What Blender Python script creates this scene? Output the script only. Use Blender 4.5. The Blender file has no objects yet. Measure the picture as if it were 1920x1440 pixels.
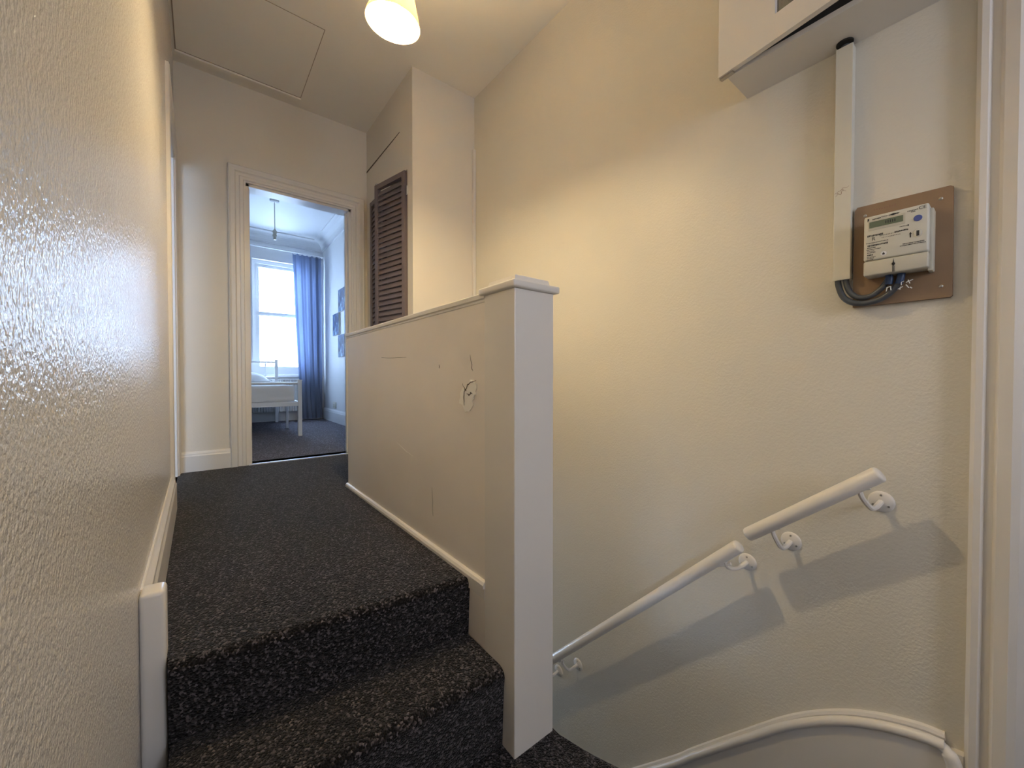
import bpy, bmesh, math, random
from mathutils import Vector, Matrix
random.seed(7)
R = math.radians
scene = bpy.context.scene
C = scene.collection

# ------------------------------------------------------------------ camera
cam_data = bpy.data.cameras.new('camera')
cam_data.sensor_width = 36.0
cam_data.lens = 36.0 * 740.0 / 1920.0
cam_data.clip_start = 0.02
cam = bpy.data.objects.new('camera', cam_data)
cam.location = (0, 0, 0.62)
cam.rotation_euler = (R(90 - 0.93), 0, R(-38.28))
C.objects.link(cam)
scene.camera = cam

# ------------------------------------------------------------------ sky, exposure, daylight at the windows
world = bpy.data.worlds.new('overcast_sky'); scene.world = world
world.use_nodes = True
bg = world.node_tree.nodes['Background']
bg.inputs[0].default_value = (0.47, 0.67, 1.0, 1)
bg.inputs[1].default_value = 11.0
scene.view_settings.view_transform = 'Standard'
scene.view_settings.look = 'None'
scene.view_settings.gamma = 1.0
scene.view_settings.use_curve_mapping = False
scene.view_settings.exposure = 1.5
BULB = 660.0

def portal(name, loc, rot, sx, sz):
    l = bpy.data.lights.new(name, 'AREA'); l.shape = 'RECTANGLE'; l.size = sx; l.size_y = sz
    l.cycles.is_portal = True
    o = bpy.data.objects.new(name, l); o.location = loc; o.rotation_euler = rot; C.objects.link(o)
# area light looks along its local -Z
portal('portal_bedroom', (0.93, 6.66, 1.46), (R(-90), 0, 0), 0.80, 1.66)
portal('portal_left_room', (-1.1, -0.48, 1.625), (R(90), 0, 0), 1.0, 1.35)
portal('portal_landing', (0.62, -2.06, 1.35), (R(90), 0, 0), 0.76, 1.0)
portal('portal_downstairs', (1.19, 4.68, -1.5), (R(-90), 0, 0), 0.46, 1.0)

# ------------------------------------------------------------------ materials
def new_mat(name):
    m = bpy.data.materials.new(name); m.use_nodes = True
    nt = m.node_tree; b = nt.nodes['Principled BSDF']
    return m, nt, b
def N(nt, t, **kw):
    n = nt.nodes.new(t)
    for k, v in kw.items(): setattr(n, k, v)
    return n
def paint(name, col, rough=0.5, bump=0.0, scale=80, detail=3, var=0.04, spec=0.5, stretch=(1,1,1), metal=0.0, varscale=3.0, dist=0.002):
    m, nt, b = new_mat(name)
    b.inputs['Roughness'].default_value = rough
    b.inputs['Specular IOR Level'].default_value = spec
    b.inputs['Metallic'].default_value = metal
    tc = N(nt, 'ShaderNodeTexCoord')
    if var > 0:
        n1 = N(nt, 'ShaderNodeTexNoise'); n1.inputs['Scale'].default_value = varscale; n1.inputs['Detail'].default_value = 5
        nt.links.new(tc.outputs['Object'], n1.inputs['Vector'])
        mx = N(nt, 'ShaderNodeMix', data_type='RGBA')
        mx.inputs[6].default_value = tuple(max(0, c * (1 - var)) for c in col) + (1,)
        mx.inputs[7].default_value = tuple(min(1, c * (1 + var)) for c in col) + (1,)
        nt.links.new(n1.outputs['Fac'], mx.inputs[0]); nt.links.new(mx.outputs[2], b.inputs['Base Color'])
    else:
        b.inputs['Base Color'].default_value = tuple(col) + (1,)
    if bump > 0:
        mp = N(nt, 'ShaderNodeMapping'); mp.inputs['Scale'].default_value = stretch
        n2 = N(nt, 'ShaderNodeTexNoise'); n2.inputs['Scale'].default_value = scale; n2.inputs['Detail'].default_value = detail
        nt.links.new(tc.outputs['Object'], mp.inputs['Vector']); nt.links.new(mp.outputs[0], n2.inputs['Vector'])
        bp = N(nt, 'ShaderNodeBump'); bp.inputs['Strength'].default_value = bump; bp.inputs['Distance'].default_value = dist
        nt.links.new(n2.outputs['Fac'], bp.inputs['Height']); nt.links.new(bp.outputs[0], b.inputs['Normal'])
    return m
def carpet(name, dark, light, scale=190):
    m, nt, b = new_mat(name)
    b.inputs['Roughness'].default_value = 0.95
    b.inputs['Specular IOR Level'].default_value = 0.15
    b.inputs['Sheen Weight'].default_value = 0.15
    b.inputs['Sheen Roughness'].default_value = 0.5
    tc = N(nt, 'ShaderNodeTexCoord')
    v = N(nt, 'ShaderNodeTexVoronoi'); v.inputs['Scale'].default_value = scale
    nt.links.new(tc.outputs['Object'], v.inputs['Vector'])
    sep = N(nt, 'ShaderNodeSeparateColor'); nt.links.new(v.outputs['Color'], sep.inputs[0])
    ramp = N(nt, 'ShaderNodeValToRGB')
    ramp.color_ramp.elements[0].position = 0.40; ramp.color_ramp.elements[0].color = dark + (1,)
    ramp.color_ramp.elements[1].position = 1.0; ramp.color_ramp.elements[1].color = light + (1,)
    e = ramp.color_ramp.elements.new(0.78); e.color = tuple(0.82 * d + 0.18 * l for d, l in zip(dark, light)) + (1,)
    nt.links.new(sep.outputs[0], ramp.inputs[0])
    n = N(nt, 'ShaderNodeTexNoise'); n.inputs['Scale'].default_value = 4; n.inputs['Detail'].default_value = 4
    nt.links.new(tc.outputs['Object'], n.inputs['Vector'])
    mr = N(nt, 'ShaderNodeMapRange'); mr.inputs[3].default_value = 0.75; mr.inputs[4].default_value = 1.2
    nt.links.new(n.outputs['Fac'], mr.inputs[0])
    mul = N(nt, 'ShaderNodeMix', data_type='RGBA', blend_type='MULTIPLY'); mul.inputs[0].default_value = 1
    nt.links.new(ramp.outputs[0], mul.inputs[6]); nt.links.new(mr.outputs[0], mul.inputs[7])
    nt.links.new(mul.outputs[2], b.inputs['Base Color'])
    bp = N(nt, 'ShaderNodeBump'); bp.inputs['Strength'].default_value = 1.0; bp.inputs['Distance'].default_value = 0.004; bp.invert = True
    nt.links.new(v.outputs['Distance'], bp.inputs['Height']); nt.links.new(bp.outputs[0], b.inputs['Normal'])
    return m
M = {}
M['gloss_wall'] = paint('glossy_textured_cream_paint', (0.76, 0.715, 0.655), 0.16, 0.80, 190, 2, 0.03, 0.7, (1, 1, 0.8), dist=0.003)
M['wall'] = paint('cream_wall_paint', (0.77, 0.715, 0.63), 0.42, 0.22, 90, 5, 0.03, 0.35, dist=0.002)
M['stairwall'] = paint('cream_textured_wall_paint', (0.74, 0.70, 0.615), 0.36, 0.5, 140, 5, 0.04, 0.4, dist=0.0025)
M['ceil'] = paint('cream_ceiling_paint', (0.92, 0.88, 0.80), 0.6, 0.1, 60, 3, 0.03)
M['wood'] = paint('white_satin_woodwork', (0.78, 0.74, 0.69), 0.32, 0.08, 40, 3, 0.03, 0.5)
M['panel'] = paint('off_white_panel_paint', (0.84, 0.775, 0.71), 0.36, 0.10, 30, 4, 0.05, 0.5, varscale=5)
M['bedwall'] = paint('white_bedroom_paint', (0.80, 0.80, 0.80), 0.6, 0.06, 60, 3, 0.02)
M['white'] = paint('white_gloss_paint', (0.82, 0.82, 0.82), 0.3, 0, 1, 1, 0.02)
M['plastic'] = paint('pale_cream_plastic', (0.70, 0.67, 0.58), 0.4, 0, 1, 1, 0.02)
M['meter'] = paint('pale_grey_meter_plastic', (0.66, 0.64, 0.56), 0.4, 0, 1, 1, 0.02)
M['metercover'] = paint('grey_terminal_cover_plastic', (0.58, 0.55, 0.46), 0.45, 0, 1, 1, 0.02)
M['lcd'] = paint('dim_green_lcd', (0.16, 0.19, 0.13), 0.2, 0, 1, 1, 0.05)
M['blue'] = paint('blue_button_plastic', (0.10, 0.13, 0.38), 0.4, 0, 1, 1, 0.02)
M['ink'] = paint('black_print_ink', (0.03, 0.03, 0.03), 0.6, 0, 1, 1, 0)
M['greyink'] = paint('faded_grey_ink', (0.22, 0.20, 0.17), 0.6, 0, 1, 1, 0)
M['brownink'] = paint('brown_pencil_marks', (0.28, 0.16, 0.11), 0.7, 0, 1, 1, 0)
M['ply'] = paint('brown_hardboard', (0.30, 0.20, 0.125), 0.7, 0.15, 60, 4, 0.18, 0.3, varscale=14)
M['cable'] = paint('dark_grey_cable_sheath', (0.07, 0.078, 0.09), 0.4, 0, 1, 1, 0.1)
M['cableblue'] = paint('blue_cable_sheath', (0.03, 0.06, 0.14), 0.4, 0, 1, 1, 0.1)
M['dark'] = paint('dark_void', (0.02, 0.018, 0.016), 0.9, 0, 1, 1, 0)
M['metal'] = paint('worn_steel', (0.45, 0.43, 0.40), 0.4, 0, 1, 1, 0.05, metal=1.0)
M['alu'] = paint('bright_aluminium_strip', (0.85, 0.85, 0.85), 0.3, 0, 1, 1, 0.02, metal=1.0)
M['louvre'] = paint('dark_brown_stained_timber', (0.17, 0.135, 0.14), 0.5, 0.1, 60, 3, 0.15, 0.4, varscale=12)
M['filler'] = paint('pale_filler', (0.93, 0.90, 0.84), 0.8, 0.6, 160, 5, 0.06, 0.2)
M['gap'] = paint('brown_gap_line', (0.38, 0.31, 0.24), 0.9, 0, 1, 1, 0)
M['crack'] = paint('dark_crack_line', (0.10, 0.075, 0.055), 0.9, 0, 1, 1, 0)
M['curtain'] = paint('slate_blue_curtain_cloth', (0.33, 0.38, 0.50), 0.85, 0.2, 200, 2, 0.06, 0.1)
M['linen'] = paint('white_mattress_cloth', (0.80, 0.80, 0.80), 0.85, 0.15, 60, 4, 0.03, 0.1)
M['canvasedge'] = paint('white_canvas_edge', (0.85, 0.85, 0.85), 0.6, 0, 1, 1, 0)
M['exterior'] = paint('pale_render', (0.7, 0.7, 0.68), 0.9, 0, 1, 1, 0.05)
M['carpet'] = carpet('charcoal_loop_carpet', (0.003, 0.0024, 0.003), (0.15, 0.128, 0.138), 205)
M['bedcarpet'] = carpet('grey_bedroom_carpet', (0.05, 0.045, 0.055), (0.42, 0.38, 0.46), 190)

def canvas_mat():
    m, nt, b = new_mat('blue_abstract_print'); b.inputs['Specular IOR Level'].default_value = 0.1; b.inputs['Roughness'].default_value = 0.5
    tc = N(nt, 'ShaderNodeTexCoord'); n = N(nt, 'ShaderNodeTexNoise'); n.inputs['Scale'].default_value = 7; n.inputs['Detail'].default_value = 6; n.inputs['Distortion'].default_value = 1.5
    nt.links.new(tc.outputs['Object'], n.inputs['Vector'])
    r = N(nt, 'ShaderNodeValToRGB')
    r.color_ramp.elements[0].position = .35; r.color_ramp.elements[0].color = (0.004, 0.012, 0.06, 1)
    r.color_ramp.elements[1].position = .68; r.color_ramp.elements[1].color = (0.30, 0.48, 0.65, 1)
    e = r.color_ramp.elements.new(.52); e.color = (0.02, 0.07, 0.22, 1)
    nt.links.new(n.outputs['Fac'], r.inputs[0]); nt.links.new(r.outputs[0], b.inputs['Base Color'])
    return m
M['print'] = canvas_mat()
M['mirror'] = paint('mirror_glass', (0.9, 0.92, 0.92), 0.05, 0, 1, 1, 0, metal=1.0)
def sheer():
    m = bpy.data.materials.new('white_net'); m.use_nodes = True; nt = m.node_tree; nt.nodes.clear()
    o = N(nt, 'ShaderNodeOutputMaterial'); t = N(nt, 'ShaderNodeBsdfTransparent'); tl = N(nt, 'ShaderNodeBsdfTranslucent'); d = N(nt, 'ShaderNodeBsdfDiffuse')
    tl.inputs[0].default_value = (0.9, 0.92, 0.9, 1); d.inputs[0].default_value = (0.9, 0.9, 0.9, 1)
    a = N(nt, 'ShaderNodeMixShader'); a.inputs[0].default_value = 0.35
    c = N(nt, 'ShaderNodeMixShader'); c.inputs[0].default_value = 0.35
    nt.links.new(tl.outputs[0], a.inputs[1]); nt.links.new(d.outputs[0], a.inputs[2])
    nt.links.new(t.outputs[0], c.inputs[1]); nt.links.new(a.outputs[0], c.inputs[2]); nt.links.new(c.outputs[0], o.inputs[0])
    return m
M['net'] = sheer()
def glass(name, tint):
    m = bpy.data.materials.new(name); m.use_nodes = True; nt = m.node_tree; nt.nodes.clear()
    o = N(nt, 'ShaderNodeOutputMaterial'); t = N(nt, 'ShaderNodeBsdfTransparent'); g = N(nt, 'ShaderNodeBsdfGlossy'); g.inputs['Roughness'].default_value = 0.02; t.inputs[0].default_value = tint
    mx = N(nt, 'ShaderNodeMixShader'); mx.inputs[0].default_value = 0.06
    nt.links.new(t.outputs[0], mx.inputs[1]); nt.links.new(g.outputs[0], mx.inputs[2]); nt.links.new(mx.outputs[0], o.inputs[0])
    return m
M['glass'] = glass('clear_pane', (1, 1, 1, 1)); M['warmfilter'] = glass('daylight_warming_pane', (1.0, 0.86, 0.76, 1))  # warm tint added so daylight from the unseen landing window turns neutral
def emit(name, col, s):
    m = bpy.data.materials.new(name); m.use_nodes = True; nt = m.node_tree; nt.nodes.clear()
    o = N(nt, 'ShaderNodeOutputMaterial'); e = N(nt, 'ShaderNodeEmission'); e.inputs[0].default_value = col + (1,); e.inputs[1].default_value = s
    nt.links.new(e.outputs[0], o.inputs[0]); return m
M['bulb'] = emit('lit_bulb', (1.0, 0.80, 0.47), BULB)
def shade_mat():
    m = bpy.data.materials.new('cream_lampshade'); m.use_nodes = True; nt = m.node_tree; nt.nodes.clear()
    o = N(nt, 'ShaderNodeOutputMaterial'); d = N(nt, 'ShaderNodeBsdfDiffuse'); t = N(nt, 'ShaderNodeBsdfTranslucent')
    d.inputs[0].default_value = (0.74, 0.62, 0.36, 1); t.inputs[0].default_value = (0.80, 0.60, 0.34, 1)
    a = N(nt, 'ShaderNodeMixShader'); a.inputs[0].default_value = 0.38
    nt.links.new(d.outputs[0], a.inputs[1]); nt.links.new(t.outputs[0], a.inputs[2]); nt.links.new(a.outputs[0], o.inputs[0])
    return m
M['shade'] = shade_mat()

# ------------------------------------------------------------------ mesh helpers
def bm_new(): return bmesh.new()
def add_box(bm, x0, x1, y0, y1, z0, z1):
    vs = [bm.verts.new(p) for p in ((x0,y0,z0),(x1,y0,z0),(x1,y1,z0),(x0,y1,z0),(x0,y0,z1),(x1,y0,z1),(x1,y1,z1),(x0,y1,z1))]
    fs = [bm.faces.new([vs[i] for i in f]) for f in ((3,2,1,0),(4,5,6,7),(0,1,5,4),(1,2,6,5),(2,3,7,6),(3,0,4,7))]
    return vs, fs
def box(x0, x1, y0, y1, z0, z1, bev=0.0, seg=2):
    bm = bm_new(); add_box(bm, x0, x1, y0, y1, z0, z1)
    if bev > 0: bmesh.ops.bevel(bm, geom=list(bm.edges), offset=bev, segments=seg, affect='EDGES', profile=0.5)
    return bm
def add_prism(bm, pts, axis, a, b):
    """extrude a 2-D polygon: axis 'x' -> pts are (y,z); 'y' -> (x,z); 'z' -> (x,y)"""
    def P(p, t):
        return {'x': (t, p[0], p[1]), 'y': (p[0], t, p[1]), 'z': (p[0], p[1], t)}[axis]
    v0 = [bm.verts.new(P(p, a)) for p in pts]; v1 = [bm.verts.new(P(p, b)) for p in pts]
    n = len(pts)
    bm.faces.new(v0); bm.faces.new(v1[::-1])
    for i in range(n): bm.faces.new((v0[i], v1[i], v1[(i+1) % n], v0[(i+1) % n]))
    bmesh.ops.recalc_face_normals(bm, faces=bm.faces)
def prism(pts, axis, a, b):
    bm = bm_new(); add_prism(bm, pts, axis, a, b); return bm
def add_tube(bm, pts, rad, seg=12, caps=True):
    pts = [Vector(p) for p in pts]; rings = []
    rads = rad if isinstance(rad, (list, tuple)) else [rad] * len(pts)
    up = None
    for i, p in enumerate(pts):
        t = (pts[min(i+1, len(pts)-1)] - pts[max(i-1, 0)]).normalized()
        if up is None:
            up = Vector((0,0,1)) if abs(t.z) < 0.9 else Vector((1,0,0))
        a = (up - t * up.dot(t)).normalized(); b = t.cross(a); up = a
        rings.append([bm.verts.new(p + (a * math.cos(2*math.pi*k/seg) + b * math.sin(2*math.pi*k/seg)) * rads[i]) for k in range(seg)])
    for i in range(len(rings)-1):
        for k in range(seg):
            bm.faces.new((rings[i][k], rings[i][(k+1)%seg], rings[i+1][(k+1)%seg], rings[i+1][k]))
    if caps:
        bm.faces.new(rings[0][::-1]); bm.faces.new(rings[-1])
    bmesh.ops.recalc_face_normals(bm, faces=bm.faces)
def tube(pts, rad, seg=12):
    bm = bm_new(); add_tube(bm, pts, rad, seg); return bm
def lathe(prof, seg=24, mat=None, closed=False):
    bm = bm_new(); rings = []
    for r_, z in prof:
        rings.append([bm.verts.new((r_*math.cos(2*math.pi*k/seg), r_*math.sin(2*math.pi*k/seg), z)) for k in range(seg)])
    for i in range(len(rings)-1):
        for k in range(seg): bm.faces.new((rings[i][k], rings[i][(k+1)%seg], rings[i+1][(k+1)%seg], rings[i+1][k]))
    if prof[0][0] > 0 and closed: bm.faces.new(rings[0][::-1])
    if prof[-1][0] > 0 and closed: bm.faces.new(rings[-1])
    bmesh.ops.remove_doubles(bm, verts=bm.verts, dist=1e-6)
    if mat is not None: bm.transform(mat)
    return bm
def catmull(pts, n=8):
    pts = [Vector(p) for p in pts]; out = []
    for i in range(len(pts)-1):
        p0 = pts[max(i-1,0)]; p1 = pts[i]; p2 = pts[i+1]; p3 = pts[min(i+2, len(pts)-1)]
        for k in range(n):
            t = k / n
            out.append(0.5*((2*p1) + (p2-p0)*t + (2*p0-5*p1+4*p2-p3)*t*t + (3*p1-p0-3*p2+p3)*t**3))
    out.append(pts[-1]); return out
def obj(name, bm, mat, parent=None, smooth=False, kind=None):
    if isinstance(bm, bpy.types.Mesh): me = bm
    else:
        me = bpy.data.meshes.new(name); bm.to_mesh(me); bm.free()
    if smooth:
        me.polygons.foreach_set('use_smooth', [True]*len(me.polygons))
        try: me.set_sharp_from_angle(angle=R(40))
        except Exception: pass
    if mat is not None and not me.materials: me.materials.append(M[mat])
    o = bpy.data.objects.new(name, me); C.objects.link(o)
    if parent is not None: o.parent = parent
    if kind: o['kind'] = kind
    return o
def tag(o, label, cat, group=None):
    o['label'] = label; o['category'] = cat
    if group: o['group'] = group
    return o
def thing(name, label, cat, loc=(0,0,0), rot=(0,0,0), group=None):
    o = bpy.data.objects.new(name, None); o.empty_display_size = 0.05
    o.location = loc; o.rotation_euler = rot; C.objects.link(o)
    return tag(o, label, cat, group)
def struct(name, bm, mat, label, cat, parent=None, smooth=False):
    o = obj(name, bm, mat, parent, smooth)
    if parent is None:
        o['kind'] = 'structure'; o['label'] = label; o['category'] = cat
    return o
def struct_empty(name, label, cat, loc=(0,0,0), rot=(0,0,0)):
    o = thing(name, label, cat, loc, rot); o['kind'] = 'structure'; return o
def cells(a0, a1, b0, b1, holes):
    """rectangles (a,b) covering the wall minus the holes"""
    A = sorted({a0, a1} | {h[0] for h in holes} | {h[1] for h in holes})
    out = []
    for i in range(len(A)-1):
        m = (A[i]+A[i+1])/2; hs = sorted([h for h in holes if h[0] < m < h[1]], key=lambda h: h[2]); z = b0
        for h in hs:
            if h[2] > z: out.append((A[i], A[i+1], z, h[2]))
            z = h[3]
        if z < b1: out.append((A[i], A[i+1], z, b1))
    return out
def wall_y(y0, y1, x0, x1, z0, z1, holes=()):
    bm = bm_new()
    for a, b, c, d in cells(x0, x1, z0, z1, list(holes)): add_box(bm, a, b, y0, y1, c, d)
    return bm
def wall_x(x0, x1, y0, y1, z0, z1, holes=()):
    bm = bm_new()
    for a, b, c, d in cells(y0, y1, z0, z1, list(holes)): add_box(bm, x0, x1, a, b, c, d)
    return bm

CEIL = 2.65
WX = 1.583          # stair wall plane
LAND = -0.40        # lower landing level
TREAD = -0.18       # intermediate step
# left wall runs very slightly out of square: x = LX0 + LK*y
LX0, LK = -0.105, -0.004
LM = Matrix.Translation((LX0, 0, 0)) @ Matrix.Rotation(math.atan(-LK), 4, 'Z')
def left(bm): bm.transform(LM); return bm

# ------------------------------------------------------------------ setting: hall
struct('wall_left', left(wall_x(-0.12, 0.0, -2.0, 3.36, LAND-0.1, CEIL, [(2.55, 3.24, 0.0, 1.99)])), 'gloss_wall',
       'glossy cream textured wall along the hall beside the steps', 'wall')
struct('wall_far', wall_y(3.35, 3.47, -2.7, 1.70, -0.2, CEIL, [(0.262, 0.972, 0.0, 1.984)]), 'wall',
       'cream wall around the open bedroom doorway at the hall end', 'wall')
struct('wall_right', wall_x(WX, WX+0.12, -2.1, 4.7, -3.0, CEIL, [(-0.86, -0.06, LAND, 1.65)]), 'stairwall',
       'tall cream stair wall with the handrails and the meter', 'wall')
struct('wall_back', wall_y(-2.12, -2.0, -0.3, 1.70, -3.0, CEIL, [(0.24, 1.00, 0.85, 1.85)]), 'wall',
       'cream wall with a window at the rear of the landing', 'wall')
# built-in cupboard walls at the hall end
bm = wall_x(1.103, 1.16, 2.449, 3.35, -0.2, CEIL, [(2.532, 3.205, 0.02, 2.02)])
struct('wall_cupboard_side', bm, 'wall', 'cream cupboard wall framing the dark louvred doors', 'wall')
struct('wall_cupboard_front', box(1.16, WX, 2.449, 2.50, -0.2, CEIL), 'wall', 'cream cupboard wall above the stairwell', 'wall')
struct('ceiling', box(-0.35, 1.70, -2.12, 3.47, CEIL, CEIL+0.1), 'ceil', 'cream hall ceiling with the loft hatch', 'ceiling')

# carpeted hall floor with a rounded nosing and its riser
def nose_profile(yn, ztop, zbot, rr=0.022, yb=None):
    pts = [(yb, ztop)] if yb is not None else []
    for k in range(7):
        a = R(90 + 15*k)
        pts.append((yn + rr + rr*math.cos(a), ztop - rr + rr*math.sin(a)))
    pts += [(yn + 0.004, ztop - 2.0*rr), (yn + 0.012, zbot)]
    return pts
def skew_strip(prof, xs, skew, thick_to):
    """surface sweeping (y,z) profile across x, y shifted by skew*(0.65-x); closed below to a solid"""
    bm = bm_new(); rows = []
    pts = prof + [(prof[0][0], thick_to)] if thick_to is not None else prof
    for x in xs:
        rows.append([bm.verts.new((x, p[0] + (skew*(0.65-x) if i < len(prof) and p[0] < 2.0 else 0), p[1])) for i, p in enumerate(pts)])
    n = len(pts)
    for i in range(len(rows)-1):
        for k in range(n): bm.faces.new((rows[i][k], rows[i][(k+1)%n], rows[i+1][(k+1)%n], rows[i+1][k]))
    bm.faces.new(rows[0][::-1]); bm.faces.new(rows[-1])
    bmesh.ops.recalc_face_normals(bm, faces=bm.faces)
    return bm
prof = nose_profile(1.036, 0.0, -0.20, 0.024, 2.36) + [(1.036+0.012, -0.24)]
bm = skew_strip(prof, [-0.062 + k*(0.655+0.062)/8 for k in range(9)], 0.11, -0.24)
add_prism(bm, [(-0.20, 1.16), (-0.062, 1.16), (-0.062, 2.36), (-0.20, 2.36)], 'z', LAND-0.2, 0.0)
add_box(bm, -0.20, 1.16, 2.36, 3.345, -0.24, 0.0)
struct('floor', bm, 'carpet', 'dark charcoal loop carpet on the upper hall floor', 'floor', smooth=True)
struct('floor', box(1.16, WX, 2.45, 3.35, -0.24, 0.0), 'carpet', 'bare floor inside the louvred cupboard', 'floor')
# intermediate step
prof = nose_profile(0.852, TREAD, LAND-0.02, 0.026, 1.20) + [(0.852+0.012, LAND-0.1)]
step = obj('carpeted_step', skew_strip(prof, [-0.060 + k*(0.647+0.060)/8 for k in range(9)], 0.03, LAND-0.1), 'carpet', smooth=True)
tag(step, 'dark carpeted step between the landing and the upper hall floor', 'step')
# landing
land_poly = [(-0.16, -2.0), (WX, -2.0), (WX, -0.80), (1.08, 0.10), (0.862, 0.62), (0.835, 0.69), (0.795, 0.79), (0.795, 0.88), (-0.063, 0.88), (-0.063, 1.16), (-0.16, 1.16)]
bm = prism(land_poly, 'z', LAND-0.22, LAND)
es = [e for e in bm.edges if all(abs(v.co.z-LAND) < 1e-5 for v in e.verts) and all(v.co.x > 0.78 and v.co.y < 0.8 and v.co.y > -0.85 for v in e.verts)]
bmesh.ops.bevel(bm, geom=es, offset=0.02, segments=4, affect='EDGES', profile=0.5)
struct('floor', bm, 'carpet', 'dark charcoal carpet on the lower landing beside the newel post', 'floor', smooth=True)
# the flight going down
flight = thing('staircase', 'dark carpeted stairs going down along the handrail wall', 'staircase', (1.19, 0.8, LAND-0.4))
def child(name, bm, mat, parent, smooth=False):
    bm.transform(Matrix.Translation(-Vector(parent.location)) if parent.rotation_euler[2] == 0 else (parent.matrix_basis.inverted()))
    return obj(name, bm, mat, parent, smooth)
p0 = (0.80, 0.79)
wind = [[(WX-0.045, -0.82), (WX-0.045, -0.12), p0, (0.862, 0.62), (1.08, 0.10)], [(WX-0.045, -0.14), (WX-0.045, 0.42), p0], [(WX-0.045, 0.40), (WX-0.045, 0.80), p0]]
for i, w in enumerate(wind):
    z = LAND - 0.2*(i+1)
    child('tread', prism(w, 'z', z-0.21, z), 'carpet', flight)
for i in range(9):
    y = 0.80 + 0.205*i; z = LAND - 0.8 - 0.2*i
    child('tread', box(0.80, WX-0.045, y-0.01, y+0.23, z-0.21, z, 0.012), 'carpet', flight)
# lower storey enclosure
struct('wall_stairwell', wall_x(0.68, 0.79, 0.96, 4.7, -3.0, -0.01), 'wall', 'cream wall under the balustrade enclosing the stairs', 'wall')
struct('wall_under_landing', wall_y(-0.90, -0.86, 0.70, WX, -3.0, LAND-0.22), 'wall', 'wall closing the space under the landing', 'wall')
struct('wall_under_newel', prism([(0.72, -0.88), (0.79, -0.88), (0.79, 0.97), (0.72, 0.97)], 'z', -3.0, LAND-0.22), 'wall', 'wall below the lower landing', 'wall')
struct('floor', box(0.70, WX, -0.9, 4.7, -3.1, -3.0), 'carpet', 'dark carpet of the downstairs hall', 'floor')
struct('wall_downstairs', wall_y(4.60, 4.72, 0.68, 1.70, -3.0, -0.2, [(0.96, 1.42, -2.0, -1.0)]), 'wall', 'cream wall with glazing at the foot of the stairs', 'wall')
struct('ceiling', box(0.68, 1.70, 2.50, 4.7, -0.30, -0.24), 'ceil', 'ceiling of the downstairs hall', 'ceiling')
w = struct_empty('window_4', 'glazed panel at the foot of the stairs', 'window', (1.19, 4.62, -2.0))
child('window_frame', wall_y(4.62, 4.67, 0.96, 1.42, -2.0, -1.0, [(1.0, 1.17, -1.95, -1.05), (1.21, 1.38, -1.95, -1.05)]), 'white', w)
child('pane', box(0.99, 1.39, 4.642, 4.646, -1.96, -1.04), 'glass', w)

# landing window behind, left room and its window
def sash(name, label, x0, x1, y, z0, z1, zmid, face=1, pane='glass'):
    w = struct_empty(name, label, 'window', ((x0+x1)/2, y, z0))
    child('window_frame', wall_y(y-0.05, y+0.05, x0, x1, z0, z1, [(x0+0.05, x1-0.05, z0+0.05, z1-0.05)]), 'white', w)
    a = child('sash', wall_y(y-0.018, y+0.022, x0+0.05, x1-0.05, zmid-0.02, z1-0.05, [(x0+0.09, x1-0.09, zmid+0.03, z1-0.09)]), 'white', w)
    b = child('sash', wall_y(y-0.042, y-0.002, x0+0.05, x1-0.05, z0+0.05, zmid+0.03, [(x0+0.09, x1-0.09, z0+0.12, zmid-0.02)]) if face > 0 else
              wall_y(y+0.002, y+0.042, x0+0.05, x1-0.05, z0+0.05, zmid+0.03, [(x0+0.09, x1-0.09, z0+0.12, zmid-0.02)]), 'white', w)
    for s, za, zb, yy in ((a, zmid+0.02, z1-0.08, y+0.002), (b, z0+0.11, zmid-0.01, y-0.022*face)):
        bm = box(x0+0.08, x1-0.08, yy-0.002, yy+0.002, za, zb); bm.transform(Matrix.Translation(-Vector(w.location)))
        obj('pane', bm, pane, s)
    return w
sash('window_3', 'sash window at the rear of the landing', 0.24, 1.00, -2.04, 0.85, 1.85, 1.35, -1, 'warmfilter')  # unseen window; the warm tint of its panes is added to balance the light
struct('wall_room_rear', wall_y(-0.52, -0.40, -2.7, -0.165, -0.1, CEIL, [(-1.6, -0.6, 0.95, 2.30)]), 'bedwall', 'white wall with a window in the left side room', 'wall')
struct('wall_room_side', wall_x(-2.72, -2.6, -0.5, 3.47, -0.1, CEIL), 'bedwall', 'white outer wall of the left side room', 'wall')
struct('floor', box(-2.7, -0.20, -0.5, 3.35, -0.1, 0.0), 'carpet', 'dark carpet of the left side room', 'floor')
struct('ceiling', box(-2.7, -0.20, -0.5, 3.47, CEIL, CEIL+0.1), 'ceil', 'white ceiling of the left side room', 'ceiling')
sash('window_2', 'sash window of the left side room', -1.6, -0.6, -0.46, 0.95, 2.30, 1.60, -1)

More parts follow.
